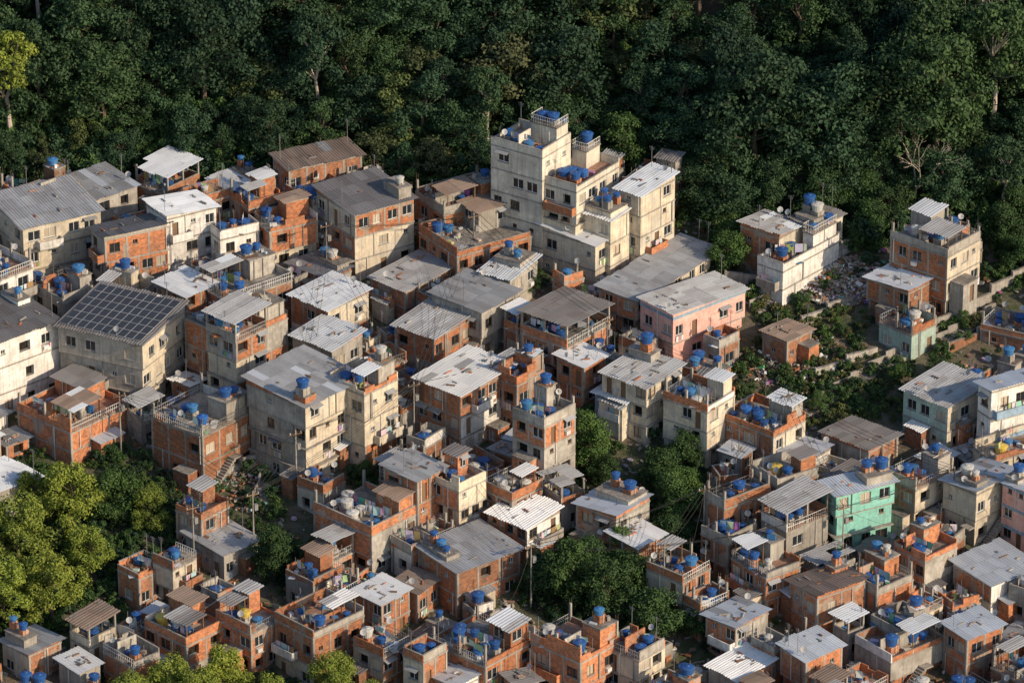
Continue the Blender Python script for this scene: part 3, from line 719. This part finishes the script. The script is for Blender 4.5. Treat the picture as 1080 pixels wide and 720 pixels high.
for i in range(9000):
    x=fr.uniform(-76,76); y=fr.uniform(16,60)
    if y<edge(x)-2+fr.uniform(0,1.5): continue
    md=3.4
    if any((x-a)**2+(y-b_)**2<md*md for a,b_ in pts): continue
    if near_house(x,y,2.0): continue
    pts.append((x,y))
    s=fr.uniform(.6,1.3) if y>edge(x)+4 else fr.uniform(.5,.8)
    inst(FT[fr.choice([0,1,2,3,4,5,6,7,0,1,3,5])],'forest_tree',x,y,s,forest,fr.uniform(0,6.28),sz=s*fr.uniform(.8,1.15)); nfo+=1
for i in range(1500):
    x=fr.uniform(-72,72); y=edge(x)-4+fr.uniform(0,26)
    if near_house(x,y,.8): continue
    inst(fr.choice(SH),'forest_undergrowth',x,y,fr.uniform(.9,1.9),forest,fr.uniform(0,6.28))
print('forest',nfo)
TT=[tree_mesh(200+i,[7,8,6][i],[3.2,3.0,3.4][i],40,180,.15,'leaf_town',crown0=.3) for i in range(3)]
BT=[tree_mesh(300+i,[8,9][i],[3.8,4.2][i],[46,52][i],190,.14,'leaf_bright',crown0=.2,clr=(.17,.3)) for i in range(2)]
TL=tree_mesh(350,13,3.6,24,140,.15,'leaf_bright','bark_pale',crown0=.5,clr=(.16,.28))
tr=random.Random(9)
def T_at(u,v,kind,s,name='tree'):
    x,y,_=spot(u,v); inst(tr.choice(kind),name,x,y,s,None,tr.uniform(0,6.28))
for u,v,s in [(600,640,1.0),(640,655,.95),(575,625,.8),(665,625,.8),(690,672,.9),(620,610,.8),(735,670,.6),(655,595,.6),
              (622,495,.85),(608,475,.65),(638,515,.6),(712,552,.85),(700,515,.75),(724,490,.7),(705,580,.7),(735,460,.55),(720,535,.7),
              (290,612,.8),(235,492,.45),(790,440,.35),(558,312,.45),(860,435,.4),(945,405,.35),(985,400,.4),(330,585,.3),(385,505,.35),
              (768,290,.75),(772,262,.7),(920,250,.7),(905,232,.8),(1060,262,.8),(1078,285,.7),(1072,240,.8),(1015,345,.3)]: T_at(u,v,TT,s,'broadleaf_tree')
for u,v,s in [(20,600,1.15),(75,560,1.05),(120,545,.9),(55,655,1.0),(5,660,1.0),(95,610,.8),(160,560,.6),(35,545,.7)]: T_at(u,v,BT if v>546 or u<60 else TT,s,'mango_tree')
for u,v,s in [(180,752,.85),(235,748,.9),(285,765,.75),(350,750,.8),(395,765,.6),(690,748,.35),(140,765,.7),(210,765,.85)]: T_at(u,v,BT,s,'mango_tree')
T_at(655,190,TT,1.05,'broadleaf_tree')
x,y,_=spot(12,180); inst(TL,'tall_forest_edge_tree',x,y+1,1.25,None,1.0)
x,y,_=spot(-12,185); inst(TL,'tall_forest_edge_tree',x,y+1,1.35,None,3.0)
shr=empty('shrubs'); n=0
for i in range(12000):
    x=tr.uniform(-70,70); y=tr.uniform(-64,34)
    if not in_green(x,y,1.08): continue
    u,v=to_pixel(x,y,TA*y)
    if ((u-885)/45)**2+((v-300)/26)**2<1 and tr.random()<.9: continue
    if ((u-262)/52)**2+((v-505)/48)**2<1 and tr.random()<.5: continue
    if near_house(x,y,.35): continue
    slope=x>22 and v>320 and v<465
    if slope and noise.noise(Vector((x*.16,y*.16,7)))>.22: continue
    if slope and tr.random()<.8: inst(tr.choice(SC),'shrub',x,y,tr.uniform(.4,1.1),shr,tr.uniform(0,6.28))
    else: inst(tr.choice(SH),'shrub',x,y,tr.uniform(.3,.95),shr,tr.uniform(0,6.28))
    n+=1
    if n>2000: break
for i in range(450):
    x=tr.uniform(-66,66); y=tr.uniform(-60,20)
    if near_house(x,y,.2): continue
    inst(tr.choice(SH),'shrub',x,y,tr.uniform(.25,.6),shr,tr.uniform(0,6.28))
print('shrubs',n)
def bare(seed,h,mat,name,u,v,dy=0):
    rng=random.Random(seed); B=MB()
    def br(p,d,l,r,dep):
        q=p+d*l; m_=p.lerp(q,.5)+Vector((rng.uniform(-.1,.1),rng.uniform(-.1,.1),0))*l
        B.tube(p,m_,r,r*.85,mat,6); B.tube(m_,q,r*.85,r*.68,mat,6)
        if dep==0: return
        for _ in range(rng.choice([2,3,3])):
            nd=(d+Vector((rng.gauss(0,.5),rng.gauss(0,.5),rng.gauss(.05,.3)))).normalized(); br(q,nd,l*rng.uniform(.6,.82),r*.62,dep-1)
    br(Vector((0,0,-.5)),Vector((.08,0,1)).normalized(),h*.36,.014*h,5)
    x,y,_=spot(u,v); o=B.obj(name); o.location=(x,y+dy,ground(x,y+dy))
bare(5,11,'bark_pale','bare_tree',962,232,0)
bare(8,15,'bark_pale','bare_tree',1010,190,8)
bare(12,12,'bark','bare_tree',985,180,5)
# ------------------------------------------------------------------ rubbish, debris, walls, poles
dr=random.Random(21)
def scatter(name,u0,v0,ru,rv,n,mats,szs):
    B=MB()
    for _ in range(n):
        a=dr.uniform(0,6.28); q=dr.random()**.6; x,y,_t=spot(u0+math.cos(a)*q*ru,v0+math.sin(a)*q*rv)
        z=dr.random()
        d=(dr.uniform(.1,szs)*z+.1,dr.uniform(.08,szs*.5)*z+.05,dr.uniform(.04,.3))
        B.obox((x,y,ground(x,y)+.12+dr.uniform(0,.3)),d,(dr.uniform(-.5,.5),dr.uniform(-.5,.5),dr.uniform(0,3)),dr.choice(mats))
    B.obj(name)
scatter('rubbish_heap',888,298,50,27,1500,['debris','debris','debris','debris','frame_white','cloth','wood','concrete','brick'],1.0)
scatter('rubbish_heap',840,385,60,34,400,['debris','debris','cloth','wood','frame_white','brick'],.8)
scatter('rubbish_heap',255,500,44,42,400,['debris','cloth','wood','brick','concrete'],.9)
B=MB()
for _ in range(6500):
    x=dr.uniform(-66,66); y=dr.uniform(-62,22)
    if in_green(x,y,1): continue
    d=(dr.uniform(.12,.8),dr.uniform(.08,.5),dr.uniform(.04,.35))
    B.obox((x,y,ground(x,y)+d[2]/2+.1),d,(dr.uniform(-.2,.2),dr.uniform(-.2,.2),dr.uniform(0,3)),dr.choice(['debris','debris','brick','concrete','cloth','wood','m_gray']))
B.obj('alley_debris')
def rwall(u0,v0,u1,v1,h,mat='concrete'):
    x0,y0,_=spot(u0,v0); x1,y1,_=spot(u1,v1); L=math.hypot(x1-x0,y1-y0); an=math.atan2(y1-y0,x1-x0); B=MB(); n=max(2,int(L/3))
    for i in range(n):
        a=L*i/n; b_=L*(i+1)/n; za=TA*(y0+(y1-y0)*i/n)-TA*y0
        B.box(a+.002,b_-.002,-.12,.12,za-2,za+h,mat); B.box(a-.1,a+.1,-.17,.17,za-2,za+h+.15,'concrete')
        B.box(a+.1,b_-.101,-.16,.16,za+h+.001,za+h+.07,'slab')
    B.obj('retaining_wall',None,(x0,y0,TA*y0),an)
rwall(838,292,935,248,1.8); rwall(820,300,905,262,1.0,'render_grey'); rwall(985,352,1045,318,1.8); rwall(1000,372,1062,340,1.2,'brick_old')
rwall(765,300,800,305,1.6,'concrete'); rwall(215,480,262,462,1.2,'brick_old'); rwall(700,470,738,445,1.0); rwall(1045,312,1090,285,1.4); rwall(205,520,300,470,1.2,'render_grey'); rwall(845,345,900,318,1.3); rwall(860,400,925,372,1.3,'render_grey')
def stairs(u0,v0,u1,v1,w=1.4):
    x0,y0,_=spot(u0,v0); x1,y1,_=spot(u1,v1); L=math.hypot(x1-x0,y1-y0); an=math.atan2(y1-y0,x1-x0); B=MB(); n=int(L/.45); rise=TA*(y1-y0)/n
    for i in range(n): B.box(i*.45,(i+1)*.45-.003,-w/2,w/2,i*rise-1,i*rise+.35,'slab')
    for i in range(0,n,6): B.box(i*.45,min(n,i+6)*.45-.003,w/2+.003,w/2+.15,i*rise-1,i*rise+1.3,'concrete')
    B.obj('concrete_stairway',None,(x0,y0,TA*y0),an)
stairs(985,368,1055,330); stairs(690,580,740,560); stairs(275,530,300,455); stairs(795,330,845,300); stairs(845,440,960,372)
poles=[(313,522),(437,470),(268,585),(742,580),(888,600),(1004,560),(128,480),(205,600),(560,640),(700,640),(500,290),(345,300),(640,400),(830,480)]
pw=[]
for u,v in poles:
    x,y,_=spot(u,v); z=ground(x,y); B=MB(); h=7.8
    B.tube((0,0,-1),(0,0,h),.11,.07,'concrete',8); B.obox((0,0,h-.5),(1.5,.1,.12),(0,0,.5),'wood'); B.obox((.3,.1,h-2),(.4,.35,.7),(0,0,.5),'steel')
    for q in(-.65,0,.65): B.tube((q*.87,q*.48,h-.44),(q*.87,q*.48,h-.25),.05,.04,'frame_white',6)
    rt=empty('utility_pole',(x,y,z)); B.obj('pole',rt); pw.append((x,y,z+h-.3,rt))
for i,(x,y,z,rt) in enumerate(pw):
    ds=sorted([(math.hypot(x-a,y-b_),j) for j,(a,b_,c,_) in enumerate(pw) if j!=i])[:3]
    B=MB()
    for d_,j in ds:
        a,b_,c,_=pw[j]
        for q in(-.6,0,.6):
            pr=None
            for s in range(9):
                t_=s/8; pp=Vector((q+(a-x)*t_,q*.5+(b_-y)*t_,7.5+(c-z)*t_-4*t_*(1-t_)*d_*.035))
                if pr: B.tube(pr,pp,.022,.022,'wire',3)
                pr=pp
    for _ in range(4):
        an=dr.uniform(0,6.28); l=dr.uniform(4,9); pr=None
        for s in range(6):
            t_=s/5; pp=Vector((math.cos(an)*l*t_,math.sin(an)*l*t_,7.2+l*math.sin(an)*TA*t_-2.5*t_-1.6*t_*(1-t_)))
            if pr: B.tube(pr,pp,.018,.018,'wire',3)
            pr=pp
    B.obj('wires',rt)
# ------------------------------------------------------------------ light
sd=Vector((.80,-.50,0)).normalized(); el=math.radians(25)
dirv=Vector((sd.x*math.cos(el),sd.y*math.cos(el),math.sin(el)))
sun=bpy.data.lights.new('sun','SUN'); sun.energy=4.6; sun.angle=math.radians(.5); sun.color=(1,.80,.57)
so=bpy.data.objects.new('sun',sun); scene.collection.objects.link(so); so.rotation_euler=dirv.to_track_quat('Z','Y').to_euler(); so.location=(80,-60,120)
w=bpy.data.worlds.new("World"); scene.world=w; w.use_nodes=True; wt=w.node_tree
sk=wt.nodes.new('ShaderNodeTexSky'); sk.sky_type='NISHITA'; sk.sun_disc=False; sk.sun_elevation=el; sk.sun_rotation=math.atan2(sd.x,sd.y)
wt.links.new(sk.outputs[0],wt.nodes['Background'].inputs[0]); wt.nodes['Background'].inputs[1].default_value=.148
scene.view_settings.view_transform='Standard'; scene.view_settings.look='None'; scene.view_settings.exposure=0
